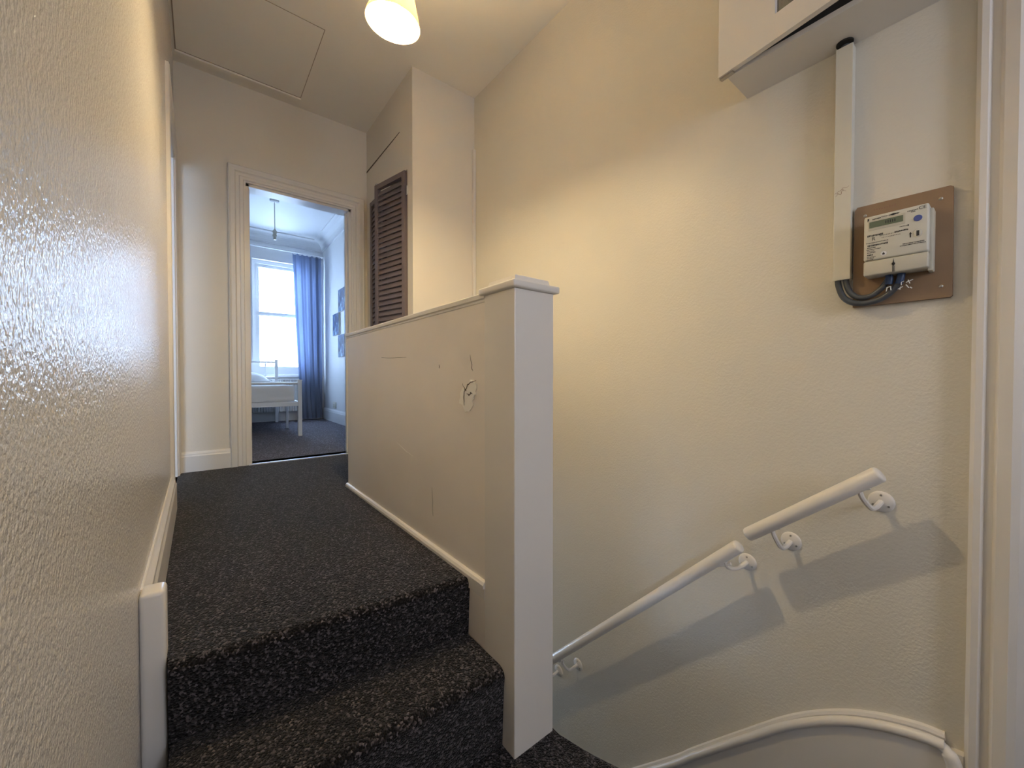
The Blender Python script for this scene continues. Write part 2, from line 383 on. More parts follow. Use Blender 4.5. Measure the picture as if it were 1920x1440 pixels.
# ------------------------------------------------------------------ bedroom shell
BY = 6.50; BX = 1.47
struct('wall_bedroom_right', wall_x(BX, BX+0.12, 3.47, 6.7, -0.1, CEIL), 'bedwall', 'white bedroom wall with the four square pictures', 'wall')
struct('wall_bedroom_left', wall_x(-1.92, -1.8, 3.47, 6.7, -0.1, CEIL), 'bedwall', 'white bedroom wall beside the bed', 'wall')
struct('wall_bedroom_window', wall_y(BY, BY+0.2, -1.9, BX+0.1, -0.1, CEIL, [(0.57, 1.29, 0.66, 2.27)]), 'bedwall', 'white bedroom wall with the sash window', 'wall')
struct('floor', box(-1.9, BX+0.1, 3.345, 6.6, -0.1, 0.0), 'bedcarpet', 'grey carpet on the bedroom floor', 'floor')
struct('ceiling', box(-1.9, BX+0.1, 3.47, 6.7, CEIL, CEIL+0.1), 'bedwall', 'white bedroom ceiling with moulded cornice', 'ceiling')
sash('window_1', 'tall white sash window behind the net curtain in the bedroom', 0.57, 1.29, BY+0.11, 0.66, 2.27, 1.52, 1)
struct('trim_6', box(0.53, 1.33, BY-0.05, BY+0.03, 0.625, 0.66, 0.006), 'white', 'white window board under the bedroom window', 'trim')
# cornice: stepped cove profile
def cove(n=6, s=0.14):
    pts = [(0,0),(s,0),(s,-0.015)]
    for k in range(n+1):
        a = R(90*k/n); pts.append((s*0.92 - s*0.75*math.sin(a), -0.02 - s*0.75*(1-math.cos(a))))
    pts += [(0.018,-s*0.8),(0.018,-s),(0,-s)]
    return pts
struct('trim_7', prism([(BX-u, CEIL+v) for u, v in cove()], 'y', 3.47, BY), 'bedwall', 'moulded white cornice above the bedroom pictures', 'trim')
struct('trim_8', prism([(BY-u, CEIL+v) for u, v in cove()], 'x', -1.8, BX), 'bedwall', 'moulded white cornice above the bedroom window', 'trim')
def skirt_prof(h, t): return [(0,0),(t,0),(t,h*0.78),(t*0.8,h*0.84),(t*0.75,h*0.9),(t*0.35,h*0.97),(t*0.2,h),(0,h)]
struct('baseboard_bedroom_right', prism([(BX-u, v) for u, v in skirt_prof(0.17, 0.022)], 'y', 3.47, BY), 'white', 'white skirting board below the bedroom pictures', 'baseboard')
struct('baseboard_bedroom_window', prism([(BY-u, v) for u, v in skirt_prof(0.17, 0.022)], 'x', -1.8, BX-0.022), 'white', 'white skirting board under the bedroom radiator', 'baseboard')

# ------------------------------------------------------------------ doorway trim
def arch_prof(w=0.104, t=0.024):
    """architrave section: u across (0 at opening), v proud"""
    return [(0,0),(0,t*0.55),(0.012,t*0.55),(0.016,t*0.8),(0.034,t*0.8),(0.040,t*0.55),(0.058,t*0.55),(0.066,t),(w*0.84,t),(w*0.93,t*1.15),(w,t*0.9),(w,0)]
def frame_loop(P, a0, a1, zbot, ztop, prof):
    """mitred three-sided frame: P(a, z, proud) gives the point"""
    bm = bm_new()
    rows = [[bm.verts.new(P(a0-u, zbot, v)) for u, v in prof], [bm.verts.new(P(a0-u, ztop+u, v)) for u, v in prof],
            [bm.verts.new(P(a1+u, ztop+u, v)) for u, v in prof], [bm.verts.new(P(a1+u, zbot, v)) for u, v in prof]]
    n = len(prof)
    for i in range(3):
        for k in range(n): bm.faces.new((rows[i][k], rows[i][(k+1)%n], rows[i+1][(k+1)%n], rows[i+1][k]))
    bm.faces.new(rows[0][::-1]); bm.faces.new(rows[-1])
    bmesh.ops.recalc_face_normals(bm, faces=bm.faces)
    return bm
def architrave_y(y, x0, x1, ztop, zbot=0.0):
    """frame on a wall plane y (faces -y) round an opening x0..x1"""
    return frame_loop(lambda a, b, v: (a, y-v, b), x0, x1, zbot, ztop, arch_prof())
struct('trim_1', architrave_y(3.35, 0.262, 0.972, 1.984), 'wood', 'white moulded architrave around the bedroom doorway', 'trim')
bm = bm_new()
add_box(bm, 0.262, 0.28, 3.352, 3.468, 0, 1.984); add_box(bm, 0.954, 0.972, 3.352, 3.468, 0, 1.984); add_box(bm, 0.262, 0.972, 3.352, 3.468, 1.966, 1.984)
add_box(bm, 0.28, 0.288, 3.40, 3.43, 0, 1.966); add_box(bm, 0.942, 0.954, 3.40, 3.43, 0, 1.966)
struct('trim_2', bm, 'wood', 'white door lining of the bedroom doorway', 'trim')
bm = frame_loop(lambda a, b, v: (v, a, b), 2.55, 3.24, 0.0, 1.99, arch_prof(0.1, 0.014))
add_box(bm, -0.12, 0.0, 2.55, 2.568, 0, 1.99); add_box(bm, -0.12, 0.0, 3.222, 3.24, 0, 1.99); add_box(bm, -0.12, 0.0, 2.55, 3.24, 1.975, 1.99)
struct('trim_3', left(bm), 'wood', 'white architrave of the side doorway in the glossy wall', 'trim')
# hinge leaf on the bedroom door lining
s1 = obj('lining_hinge', box(0.2805, 0.283, 3.372, 3.392, 0.17, 0.27), 'metal'); tag(s1, 'small dark metal hinge leaf low on the bedroom door lining', 'hinge')
# right-hand architrave close to the camera, and its door
bm = bm_new()
pr = [(0.066,0),(0.066,0.018),(0.058,0.030),(0.046,0.030),(0.040,0.022),(0.026,0.022),(0.020,0.034),(-0.002,0.040),(-0.016,0.034),(-0.030,0.022),(-0.06,0.022),(-0.06,0)]
bm.free(); bm = frame_loop(lambda a, b, v: (WX-v, a, b), -0.86, -0.06, LAND-0.25, 1.65, [(u+0.06, v) for u, v in pr])
struct('trim_4', bm, 'wood', 'tall white moulded architrave beside the electricity meter', 'trim', smooth=False)
d3 = struct_empty('door_2', 'white panelled door beside the electricity meter', 'door', (WX+0.05, -0.46, LAND))
child('door_leaf', wall_x(WX+0.03, WX+0.07, -0.86, -0.06, LAND, 1.65), 'wood', d3)
for za, zb in ((-0.2, 0.5), (0.65, 1.5)):
    for ya, yb in ((-0.76, -0.5), (-0.42, -0.16)):
        child('panel', box(WX+0.022, WX+0.032, ya, yb, za, zb, 0.004), 'wood', d3)
# bedroom door, opened into the room
d1 = struct_empty('door_1', 'white bedroom door standing open into the room', 'door', (0.262, 3.47, 0), (0, 0, R(1.0)))
obj('door_leaf', box(-0.036, 0.0, 0.0, 0.70, 0.01, 1.96, 0.002), 'wood', d1)
for s in (1, -1):
    m_ = Matrix.Translation((0.0 if s > 0 else -0.036, 0.63, 0.99)) @ Matrix.Rotation(R(90*s), 4, 'Y')
    obj('door_knob', lathe([(0.0,0.0),(0.028,0.0),(0.028,0.006),(0.010,0.010),(0.010,0.035),(0.024,0.046),(0.027,0.058),(0.022,0.068),(0.0,0.072)], 16, m_), 'metal', d1, True)
# threshold strip
ts = struct('trim_5', prism([(3.325, 0.0), (3.332, 0.006), (3.350, 0.006), (3.357, 0.0)], 'x', 0.262, 0.972), 'alu', 'thin bright metal strip across the bedroom threshold', 'trim')
# hall skirtings
struct('baseboard_far', prism([(3.35-u, v) for u, v in skirt_prof(0.13, 0.02)], 'x', -0.150, 0.160), 'wood', 'white skirting board left of the bedroom doorway', 'baseboard')
bm = prism([(u, v) for u, v in skirt_prof(0.150, 0.022)], 'y', 1.19, 2.447)
struct('baseboard_left', left(bm), 'wood', 'white skirting board along the glossy hall wall', 'baseboard')
# end block of that skirting, running down beside the steps
bm = box(0.0, 0.045, 1.15, 1.21, LAND-0.05, 0.152, 0.010, 3)
struct('trim_9', left(bm), 'wood', 'rounded white board end at the top of the steps', 'trim', smooth=True)
# corner bead between cupboard front and stair wall
struct('trim_10', box(WX-0.022, WX, 2.425, 2.449, 0.0, 2.27, 0.005), 'wood', 'thin white corner strip between cupboard and stair wall', 'trim')
# ceiling/cupboard crack
# string board with curved capping on the stair wall
ST = [(2.6,-2.82),(1.6,-1.79),(0.928,-1.085),(0.786,-0.925),(0.588,-0.707),(0.455,-0.565),(0.34,-0.469),(0.24,-0.411),(0.151,-0.379),(0.100,-0.372)]
cur = catmull([(0, y, z) for y, z in ST], 6)
yz = [(p.y, p.z) for p in cur]
sb = struct_empty('trim_11', 'curved white stair string with beaded capping on the stair wall', 'trim', (WX, 0.1, -0.4))
poly = [(y, z-0.006) for y, z in yz] + [(0.066, -0.375), (0.066, -1.4), (2.6, -3.0)]
child('string_board', prism(poly, 'x', WX-0.022, WX), 'wood', sb)
bm = bm_new(); add_tube(bm, [(WX-0.020, y, z) for y, z in yz], 0.014, 10); child('capping_bead', bm, 'wood', sb, True)
bm = bm_new(); add_tube(bm, [(WX-0.004, y, z+0.018) for y, z in yz], 0.011, 8); child('fillet', bm, 'wood', sb, True)
bm = bm_new(); add_tube(bm, catmull([(WX-0.018, 0.115, -0.374), (WX-0.022, 0.095, -0.382), (WX-0.024, 0.082, -0.41), (WX-0.024, 0.080, -0.46), (WX-0.022, 0.078, -0.62)], 5), [0.013]*6+[0.017]*15, 10)
child('capping_return', bm, 'wood', sb, True)

# ------------------------------------------------------------------ loft hatch
h = thing('loft_hatch', 'square cream loft hatch panel in the hall ceiling', 'hatch', (0.24, 2.86, CEIL))
hx0, hx1, hy0, hy1 = -0.105, 0.592, 2.51, 3.225
child('hatch_panel', box(hx0+0.006, hx1-0.004, hy0+0.002, hy1-0.008, CEIL-0.004, CEIL-0.001), 'ceil', h)
bm = wall_x(0, 1, 0, 1, 0, 1); bm.free()
bm = bm_new()
for a in cells(hx0, hx1, hy0, hy1, [(hx0+0.0075, hx1-0.0065, hy0+0.0065, hy1-0.0095)]): add_box(bm, a[0], a[1], a[2], a[3], CEIL-0.003, CEIL-0.0005)
child('shadow_gap', bm, 'gap', h)
bm = bm_new(); add_box(bm, hx0, hx1, hy1, hy1+0.028, CEIL-0.014, CEIL-0.0005); child('stop_bead', bm, 'ceil', h)

# ------------------------------------------------------------------ balustrade: panel, newel, capping
bal = thing('stair_balustrade', 'white boxed balustrade panel and square newel post beside the steps', 'balustrade', (0.72, 0.88, LAND))
pan = child('panel', box(0.655, 0.755, 0.94, 2.335, -0.01, 0.848), 'panel', bal)
child('return_panel', box(0.756, 1.103, 2.245, 2.335, -0.01, 0.848), 'panel', bal)
child('string_board', prism([(0.94, -0.30), (1.30, -0.30), (1.30, -0.004), (0.94, -0.004)], 'x', 0.652, 0.70), 'panel', bal)
def cap_prof(x0, x1, z): return [(x0+0.004, z-0.010), (x0-0.003, z-0.006), (x0-0.004, z), (x0-0.010, z+0.003), (x0-0.011, z+0.015), (x0-0.006, z+0.019), (x1+0.006, z+0.019), (x1+0.011, z+0.015), (x1+0.010, z+0.003), (x1+0.004, z), (x1+0.003, z-0.006), (x1-0.004, z-0.010)]
child('cap_rail', prism(cap_prof(0.655, 0.755, 0.848), 'y', 0.948, 2.343), 'wood', bal)
child('cap_rail', prism([(a, b) for a, b in cap_prof(2.245, 2.335, 0.848)], 'x', 0.766, 1.103), 'wood', bal)
child('base_bead', prism([(0.655, 0.0), (0.642, 0.0), (0.642, 0.010), (0.646, 0.018), (0.652, 0.021), (0.655, 0.021)], 'y', 0.95, 2.345), 'wood', bal)
child('base_fillet', prism([(0.655, -0.032), (0.647, -0.032), (0.647, 0.0), (0.655, 0.0)], 'y', 0.95, 1.10), 'wood', bal)
nw = child('newel_post', box(0.648, 0.790, 0.810, 0.952, LAND-0.02, 0.858, 0.003, 2), 'wood', bal)
def nsub(name, bm, mat, parent, smooth=False):
    bm.transform(Matrix.Translation(-Vector(bal.location))); return obj(name, bm, mat, parent, smooth)
nsub('newel_cap', box(0.635, 0.803, 0.797, 0.965, 0.857, 0.877, 0.005, 3), 'wood', nw, True)
bm = bm_new()
a = [bm.verts.new(p) for p in ((0.655,0.817,0.877),(0.783,0.817,0.877),(0.783,0.945,0.877),(0.655,0.945,0.877))]
b = [bm.verts.new(p) for p in ((0.659,0.821,0.894),(0.779,0.821,0.894),(0.779,0.941,0.894),(0.659,0.941,0.894))]
t = [bm.verts.new(p) for p in ((0.680,0.842,0.902),(0.758,0.842,0.902),(0.758,0.920,0.902),(0.680,0.920,0.902))]
for lo, hi in ((a, b), (b, t)):
    for i in range(4): bm.faces.new((lo[i], lo[(i+1)%4], hi[(i+1)%4], hi[i]))
bm.faces.new(t)
bm.faces.new(a[::-1])
nsub('newel_cap_crown', bm, 'wood', nw)
# filler patch, cracks and nicks on the panel (x = 0.655 plane, facing -x)
def blob(cy, cz, ry, rz, x0, x1, seed, n=22, jit=0.28):
    rr = random.Random(seed)
    return prism([(cy + ry*math.cos(2*math.pi*k/n)*(1+rr.uniform(-jit, jit)), cz + rz*math.sin(2*math.pi*k/n)*(1+rr.uniform(-jit, jit))) for k in range(n)], 'x', x0, x1)
def sub(name, bm, mat, parent=pan): return nsub(name, bm, mat, parent)
sub('filler_patch', blob(1.060, 0.556, 0.040, 0.036, 0.6525, 0.656, 3), 'filler')
sub('filler_patch', blob(1.025, 0.585, 0.026, 0.028, 0.6518, 0.656, 9), 'filler')
def streak(pts, w, x, seed):
    rr = random.Random(seed); bm = bm_new()
    pts = [Vector((x, p[0], p[1])) for p in pts]
    full = []
    for i in range(len(pts)-1):
        for k in range(4):
            q = pts[i].lerp(pts[i+1], k/4); q.y += rr.uniform(-0.002, 0.002); q.z += rr.uniform(-0.002, 0.002); full.append(q)
    full.append(pts[-1])
    n = len(full)
    add_tube(bm, full, [w*(0.3+0.7*math.sin(math.pi*(i+0.3)/n)) for i in range(n)], 6)
    return bm
sub('crack', streak([(1.080, 0.600), (1.060, 0.580), (1.048, 0.598), (1.030, 0.606), (1.000, 0.612)], 0.0016, 0.6515, 1), 'crack')
sub('crack', streak([(1.066, 0.588), (1.071, 0.560), (1.070, 0.532)], 0.0016, 0.6520, 2), 'crack')
sub('crack', streak([(1.055, 0.572), (1.040, 0.566), (1.030, 0.574), (1.022, 0.570)], 0.0016, 0.6518, 4), 'crack')
sub('crack', streak([(1.038, 0.690), (1.028, 0.650), (1.024, 0.640)], 0.0013, 0.6550, 5), 'crack')
sub('nick', streak([(1.240, 0.664), (1.240, 0.652)], 0.0016, 0.6550, 6), 'crack')
sub('scratch', streak([(1.62, 0.345), (1.54, 0.322), (1.46, 0.310)], 0.0009, 0.6550, 7), 'filler')
sub('scratch', streak([(1.30, 0.22), (1.29, 0.12)], 0.0009, 0.6550, 8), 'crack')
sub('scratch', streak([(1.52, 0.70), (1.80, 0.712)], 0.0007, 0.6550, 8), 'crack')

# ------------------------------------------------------------------ hall pendant lamp
LP = Vector((0.580, 1.455, 1.946))
lamp = thing('pendant_lamp', 'lit pendant lamp with a tilted cream cone shade', 'lamp', LP)
tilt = Matrix.Rotation(R(7), 4, 'X') @ Matrix.Rotation(R(3), 4, 'Y')
sh = [(0.100, 0.0), (0.095, 0.018), (0.040, 0.150), (0.036, 0.155)]
prof_o = [(0.100, 0.0), (0.0975, 0.008), (0.062, 0.124), (0.061, 0.128)]
prof_i = [(0.0595, 0.1275), (0.0605, 0.1235), (0.0955, 0.008), (0.0985, 0.0)]
obj('lamp_shade', lathe(prof_o + prof_i + [prof_o[0]], 48, tilt), 'shade', lamp, True)
# bulb: stick lamp hanging down inside the shade
obj('bulb', lathe([(0.0, 0.018), (0.010, 0.0195), (0.017, 0.026), (0.019, 0.036), (0.019, 0.095), (0.014, 0.105), (0.0, 0.106)], 14, tilt), 'bulb', lamp, True)
obj('lamp_holder', lathe([(0.0, 0.105), (0.019, 0.105), (0.020, 0.150), (0.022, 0.152), (0.022, 0.165), (0.013, 0.190), (0.006, 0.200), (0.0, 0.200)], 16, tilt), 'plastic', lamp, True)
top = tilt @ Vector((0, 0, 0.198))
obj('cord', tube(catmull([top, (top.x, top.y, 0.24), (top.x*0.6, top.y*0.6, 0.40), (0, 0, CEIL-LP.z-0.02)], 6), 0.0035, 8), 'plastic', lamp, True)
obj('ceiling_rose', lathe([(0.0, CEIL-LP.z), (0.045, CEIL-LP.z), (0.045, CEIL-LP.z-0.012), (0.030, CEIL-LP.z-0.024), (0.0, CEIL-LP.z-0.026)], 24), 'plastic', lamp, True)

# ------------------------------------------------------------------ handrails
def handrail(name, label, a, b, brackets, x=WX-0.092, rad=0.0225):
    t = thing(name, label, 'handrail', (x, a[0], a[1]))
    A = Vector((x, a[0], a[1])); B = Vector((x, b[0], b[1])); dr = (B-A).normalized()
    e = 0.008
    pts = [A, A+dr*e*0.4, A+dr*e, B-dr*e, B-dr*e*0.4, B]
    child('rail', tube(pts, [rad*0.72, rad*0.93, rad, rad, rad*0.93, rad*0.72], 20), 'wood', t, True)
    for (ry, rz), (ay, az) in brackets:
        br = child('bracket', tube(catmull([(x, ay, az-0.012), (x+0.004, ay+(ry-ay)*0.25, az-0.038), (x+0.035, ay+(ry-ay)*0.7, rz-0.012), (WX-0.008, ry, rz)], 5), [0.007]*12+[0.008]*4, 8), 'wood', t, True)
        m_ = Matrix.Translation(Vector((WX, ry, rz))) @ Matrix.Rotation(R(-90), 4, 'Y')
        bm = lathe([(0.0, 0.010), (0.010, 0.009), (0.026, 0.006), (0.030, 0.003), (0.031, 0.0)], 20, m_)
        bm.transform(Matrix.Translation(-Vector(t.location))); obj('rose', bm, 'wood', br, True)
        for k in range(3):
            a_ = R(90+120*k); bm = lathe([(0.0, 0.0095), (0.003, 0.009), (0.0035, 0.006)], 8, Matrix.Translation((WX, ry+0.02*math.cos(a_), rz+0.02*math.sin(a_))) @ Matrix.Rotation(R(-90), 4, 'Y'))
            bm.transform(Matrix.Translation(-Vector(t.location))); obj('screw', bm, 'metal', br, True)
        child('saddle_plate', tube([(x, ay-0.03*dr.y/abs(dr.y)*abs(dr.y), az-0.020+0.0), (x, ay+0.03*dr.y, az-0.020+0.03*dr.z)], 0.006, 6), 'wood', t)
    return t
handrail('handrail', 'short upper cream mopstick handrail sloping below the meter', (0.566, 0.071), (0.224, 0.352),
         [((0.236, 0.252), (0.270, 0.308)), ((0.462, 0.060), (0.490, 0.128))])
handrail('handrail', 'long lower cream handrail descending behind the newel post', (0.590, 0.026), (2.55, -1.93),
         [((0.598, -0.062), (0.640, -0.030)), ((1.430, -0.925), (1.470, -0.860)), ((1.575, -1.045), (1.60, -0.985)), ((2.45, -1.95), (2.47, -1.86))])

# ------------------------------------------------------------------ meter cupboard on the wall
mc = thing('meter_cupboard', 'white wall cupboard with its glazed door ajar above the meter', 'cupboard', (WX, 0.27, 1.641))
cy0, cy1, cz0, cz1, cx = -0.09, 0.614, 1.641, 2.25, 1.418
child('bottom_board', box(cx, WX, cy0, cy1, cz0, cz0+0.016), 'wood', mc)
child('top_board', box(cx, WX, cy0, cy1, cz1-0.016, cz1), 'wood', mc)
child('side_board', box(cx, WX, cy1-0.016, cy1, cz0+0.016, cz1-0.016), 'wood', mc)
child('side_board', box(cx, WX, cy0, cy0+0.016, cz0+0.016, cz1-0.016), 'wood', mc)
child('interior_darkness', box(WX-0.012, WX, cy0+0.016, cy1-0.016, cz0+0.016, cz1-0.016), 'dark', mc)  # near-black sheet painting in the shade inside the ajar cupboard
hinge = Vector((1.410, 0.630, cz0-0.002)); ang = math.atan2(-0.048, -0.323)
dm = Matrix.Translation(hinge) @ Matrix.Rotation(math.atan2(-0.323, -0.048), 4, 'Z')   # local +x runs along the door
dl = 0.72; dh = 0.62
bm = bm_new()
for a_, b_, c_, d_ in cells(0, dl, 0, dh, [(0.178, 0.56, 0.075, 0.50)]): add_box(bm, a_, b_, -0.016, 0.002, c_, d_)
bm.transform(dm); door = child('door', bm, 'wood', mc)
bm = box(0.172, 0.566, -0.008, -0.005, 0.069, 0.506); bm.transform(dm); bm.transform(Matrix.Translation(-Vector(mc.location))); obj('glass_pane', bm, 'glass', door)
bm = bm_new()
for a_, b_, c_, d_ in cells(0.172, 0.566, 0.069, 0.506, [(0.184, 0.554, 0.081, 0.494)]): add_box(bm, a_, b_, -0.0035, 0.0035, c_, d_)
bm.transform(dm); bm.transform(Matrix.Translation(-Vector(mc.location))); obj('glazing_gasket', bm, 'dark', door)
bm = bm_new(); add_box(bm, 0.0, 0.045, -0.010, 0.004, -0.006, 0.0); bm.transform(dm); child('hinge_leaf', bm, 'metal', mc)

# ------------------------------------------------------------------ cable trunking, meter board, meter, cables
tr = thing('cable_trunking', 'cream vertical cable trunking running down to the meter board', 'trunking', (WX, 0.33, 0.92))
child('channel', box(WX-0.034, WX-0.0005, 0.309, 0.347, 0.921, 1.628), 'plastic', tr)
child('lid', box(WX-0.040, WX-0.034, 0.3075, 0.3485, 0.919, 1.625, 0.0012), 'plastic', tr)
def mark(bm, cy, cz, wy, hz, x, sl=0.0):
    vs = [bm.verts.new((x, cy+wy/2, cz-hz/2)), bm.verts.new((x, cy-wy/2, cz-hz/2+sl)), bm.verts.new((x, cy-wy/2, cz+hz/2+sl)), bm.verts.new((x, cy+wy/2, cz+hz/2))]
    bm.faces.new(vs)
bm = streak([(0.347, 1.185), (0.338, 1.190), (0.326, 1.196), (0.312, 1.200)], 0.0006, WX-0.0402, 11); child('pencil_mark', bm, 'brownink', tr)
bm = streak([(0.345, 1.176), (0.340, 1.186), (0.334, 1.178), (0.328, 1.192), (0.320, 1.186)], 0.0006, WX-0.0402, 12); child('pencil_mark', bm, 'brownink', tr)
bm = lathe([(0.0, 0.0), (0.021, 0.0), (0.021, 0.004), (0.0, 0.004)], 24, Matrix.Translation((WX-0.030, 0.329, 1.6365))); child('cable_hole', bm, 'dark', tr)
child('cable_end', tube([(WX-0.020, 0.329, 1.60), (WX-0.020, 0.329, 1.639)], 0.011, 12), 'cable', tr, True)
mb = thing('meter_board', 'brown hardboard backing panel screwed to the wall behind the meter', 'board', (WX, 0.204, 0.835))
BXF = WX-0.016
child('board', prism([(0.305, 0.834), (0.303, 1.124), (0.297, 1.134), (0.108, 1.130), (0.102, 1.126), (0.101, 0.839), (0.105, 0.835)], 'x', BXF, WX), 'ply', mb)
for y, z in ((0.279, 1.104), (0.125, 1.101), (0.122, 0.866)):
    child('screw', lathe([(0.0, 0.0015), (0.0035, 0.001), (0.0045, 0.0)], 10, Matrix.Translation((BXF, y, z)) @ Matrix.Rotation(R(-90), 4, 'Y')), 'metal', mb, True)
bm = bm_new()
for k in range(9): mark(bm, 0.258-0.0055*k, 1.115+random.uniform(-.001, .001), 0.003, random.uniform(.003, .007), BXF-0.0004)
child('faded_stamp', bm, 'brownink', mb)
mt = thing('electricity_meter', 'pale grey electricity meter with a green display and blue button', 'meter', (BXF, 0.206, 0.912))
MF = WX-0.075; ya, yb = 0.271, 0.1405
def mchild(name, bm, mat, smooth=False): return child(name, bm, mat, mt, smooth)
body = mchild('meter_body', box(MF, BXF, yb, ya, 0.9545, 1.081, 0.005, 3), 'meter', True)
cover = mchild('terminal_cover', box(MF+0.0005, BXF, yb, ya, 0.912, 0.9535, 0.004, 3), 'metercover', True)
mchild('rear_case', box(MF+0.020, BXF, yb-0.007, yb+0.004, 0.905, 1.072, 0.004, 2), 'metercover', True)
def msub(name, bm, mat, parent=body):
    bm.transform(Matrix.Translation(-Vector(mt.location))); return obj(name, bm, mat, parent)
# face coordinates: u 0..1 left to right (y from ya to yb), v 0..1 top to bottom of whole meter
def fy(u): return ya + (yb-ya)*u
def fz(v): return 1.081 + (0.912-1.081)*v
msub('display_bezel', box(MF-0.0008, MF+0.001, fy(0.655), fy(0.075), fz(0.245), fz(0.075)), 'metercover')
msub('display', box(MF-0.0016, MF, fy(0.625), fy(0.095), fz(0.205), fz(0.105)), 'lcd')
def digit_bars():
    bm = bm_new()
    for k in range(5): mark(bm, fy(0.36+0.035*k), fz(0.155), 0.0022, 0.008, MF-0.0017)
    return bm
msub('display_digits', digit_bars(), 'ink')
msub('blue_button', lathe([(0.0, 0.0025), (0.0075, 0.002), (0.0085, 0.0)], 20, Matrix.Translation((MF, fy(0.84), fz(0.205))) @ Matrix.Rotation(R(-90), 4, 'Y')), 'blue')
msub('optical_port', lathe([(0.0, 0.002), (0.0065, 0.002), (0.0075, 0.0)], 20, Matrix.Translation((MF, fy(0.845), fz(0.44))) @ Matrix.Scale(1.5, 4, (0, 0, 1)) @ Matrix.Rotation(R(-90), 4, 'Y')), 'meter')
bm = bm_new(); mark(bm, fy(0.845), fz(0.445), 0.0055, 0.014, MF-0.0022); msub('key_slot', bm, 'ink')
def text_mesh(body_txt, size):
    cu = bpy.data.curves.new('lettering', 'FONT'); cu.body = body_txt; cu.size = size; cu.align_x = 'CENTER'; cu.align_y = 'CENTER'
    o = bpy.data.objects.new('lettering', cu); C.objects.link(o)
    dg = bpy.context.evaluated_depsgraph_get()
    me = bpy.data.meshes.new_from_object(o.evaluated_get(dg)); bpy.data.objects.remove(o)
    bm = bm_new(); bm.from_mesh(me); bpy.data.meshes.remove(me); return bm
def on_face(bm, u, v, x=MF-0.0004):
    # text x -> -y (rightwards for the viewer), text y -> z
    bm.transform(Matrix(((0,0,-1,x),(-1,0,0,fy(u)),(0,1,0,fz(v)),(0,0,0,1)))); return bm
msub('printed_lettering', on_face(text_mesh('CE', 0.012), 0.905, 0.055), 'ink')
msub('printed_lettering', on_face(text_mesh('R', 0.014), 0.165, 0.395), 'ink')
bm = bm_new()
lines = [(0.19, 0.335, 0.26, 0.022), (0.22, 0.455, 0.36, 0.008), (0.23, 0.500, 0.33, 0.020), (0.13, 0.535, 0.14, 0.012), (0.17, 0.565, 0.24, 0.008), (0.12, 0.590, 0.12, 0.007), (0.13, 0.615, 0.14, 0.010),
         (0.11, 0.655, 0.10, 0.018), (0.13, 0.690, 0.15, 0.008), (0.12, 0.712, 0.12, 0.008), (0.11, 0.735, 0.11, 0.007), (0.21, 0.035+0.03, 0.14, 0.014), (0.075, 0.065, 0.03, 0.035),
         (0.64, 0.285, 0.14, 0.008), (0.70, 0.285, 0.025, 0.022), (0.60, 0.350, 0.21, 0.016), (0.78, 0.575, 0.32, 0.010), (0.77, 0.600, 0.38, 0.010), (0.76, 0.065, 0.16, 0.009), (0.77, 0.09, 0.07, 0.009)]
for u, v, wd, hh in lines:
    n = max(1, int(wd/0.022)); x0 = u - wd/2
    for k in range(n):
        mark(bm, fy(x0 + wd*(k+0.5)/n), fz(v + random.uniform(-0.002, 0.002)), abs(ya-yb)*wd/n*random.uniform(0.6, 0.92), 0.169*hh*1.5*random.uniform(0.75, 1.0), MF-0.0003)
msub('printed_small_text', bm, 'ink')['kind'] = 'stuff'
bm = bm_new()
for u, v, wd, hh in [(0.42, 0.055, 0.27, 0.028), (0.41, 0.36, 0.30, 0.022), (0.44, 0.40, 0.30, 0.018)]:
    for k in range(12): mark(bm, fy(u-wd/2+wd*(k+.5)/12), fz(v), abs(ya-yb)*wd/12*0.6, 0.169*hh*random.uniform(.4, 1), MF-0.0003)
msub('faded_handwriting', bm, 'greyink')['kind'] = 'stuff'
bm = bm_new()   # logo wedge and arrow
def tri(bm, pts): bm.faces.new([bm.verts.new((MF-0.0004, fy(u), fz(v))) for u, v in pts])
tri(bm, [(0.40, 0.058), (0.47, 0.035), (0.58, 0.050), (0.47, 0.072)])
msub('printed_logo', bm, 'ink'); bm = bm_new()
tri(bm, [(0.735, 0.40), (0.715, 0.435), (0.755, 0.435)]); tri(bm, [(0.727, 0.435), (0.727, 0.49), (0.745, 0.49), (0.745, 0.435)])
msub('printed_key_arrow', bm, 'ink')
msub('round_sticker', lathe([(0.0, 0.0006), (0.0062, 0.0005), (0.0064, 0.0)], 20, Matrix.Translation((MF, fy(0.33), fz(0.665))) @ Matrix.Rotation(R(-90), 4, 'Y')), 'white')
bm = bm_new(); mark(bm, fy(0.33), fz(0.672), 0.005, 0.004, MF-0.0009); mark(bm, fy(0.33), fz(0.652), 0.002, 0.002, MF-0.0009); msub('sticker_print', bm, 'ink')
def msubc(name, bm, mat): return msub(name, bm, mat, cover)
msubc('cover_screw', lathe([(0.0, 0.0015), (0.003, 0.001), (0.0035, 0.0)], 10, Matrix.Translation((MF, fy(0.485), fz(0.86))) @ Matrix.Rotation(R(-90), 4, 'Y')), 'dark')
bm = bm_new(); tri(bm, [(0.485, 0.77), (0.470, 0.86), (0.500, 0.86)]); tri(bm, [(0.455, 0.86), (0.515, 0.86), (0.497, 0.895), (0.473, 0.895)])
mark(bm, fy(0.476), fz(0.945), 0.0014, 0.016, MF-0.0003); mark(bm, fy(0.496), fz(0.945), 0.0014, 0.016, MF-0.0003)
msubc('printed_arrow', bm, 'ink')
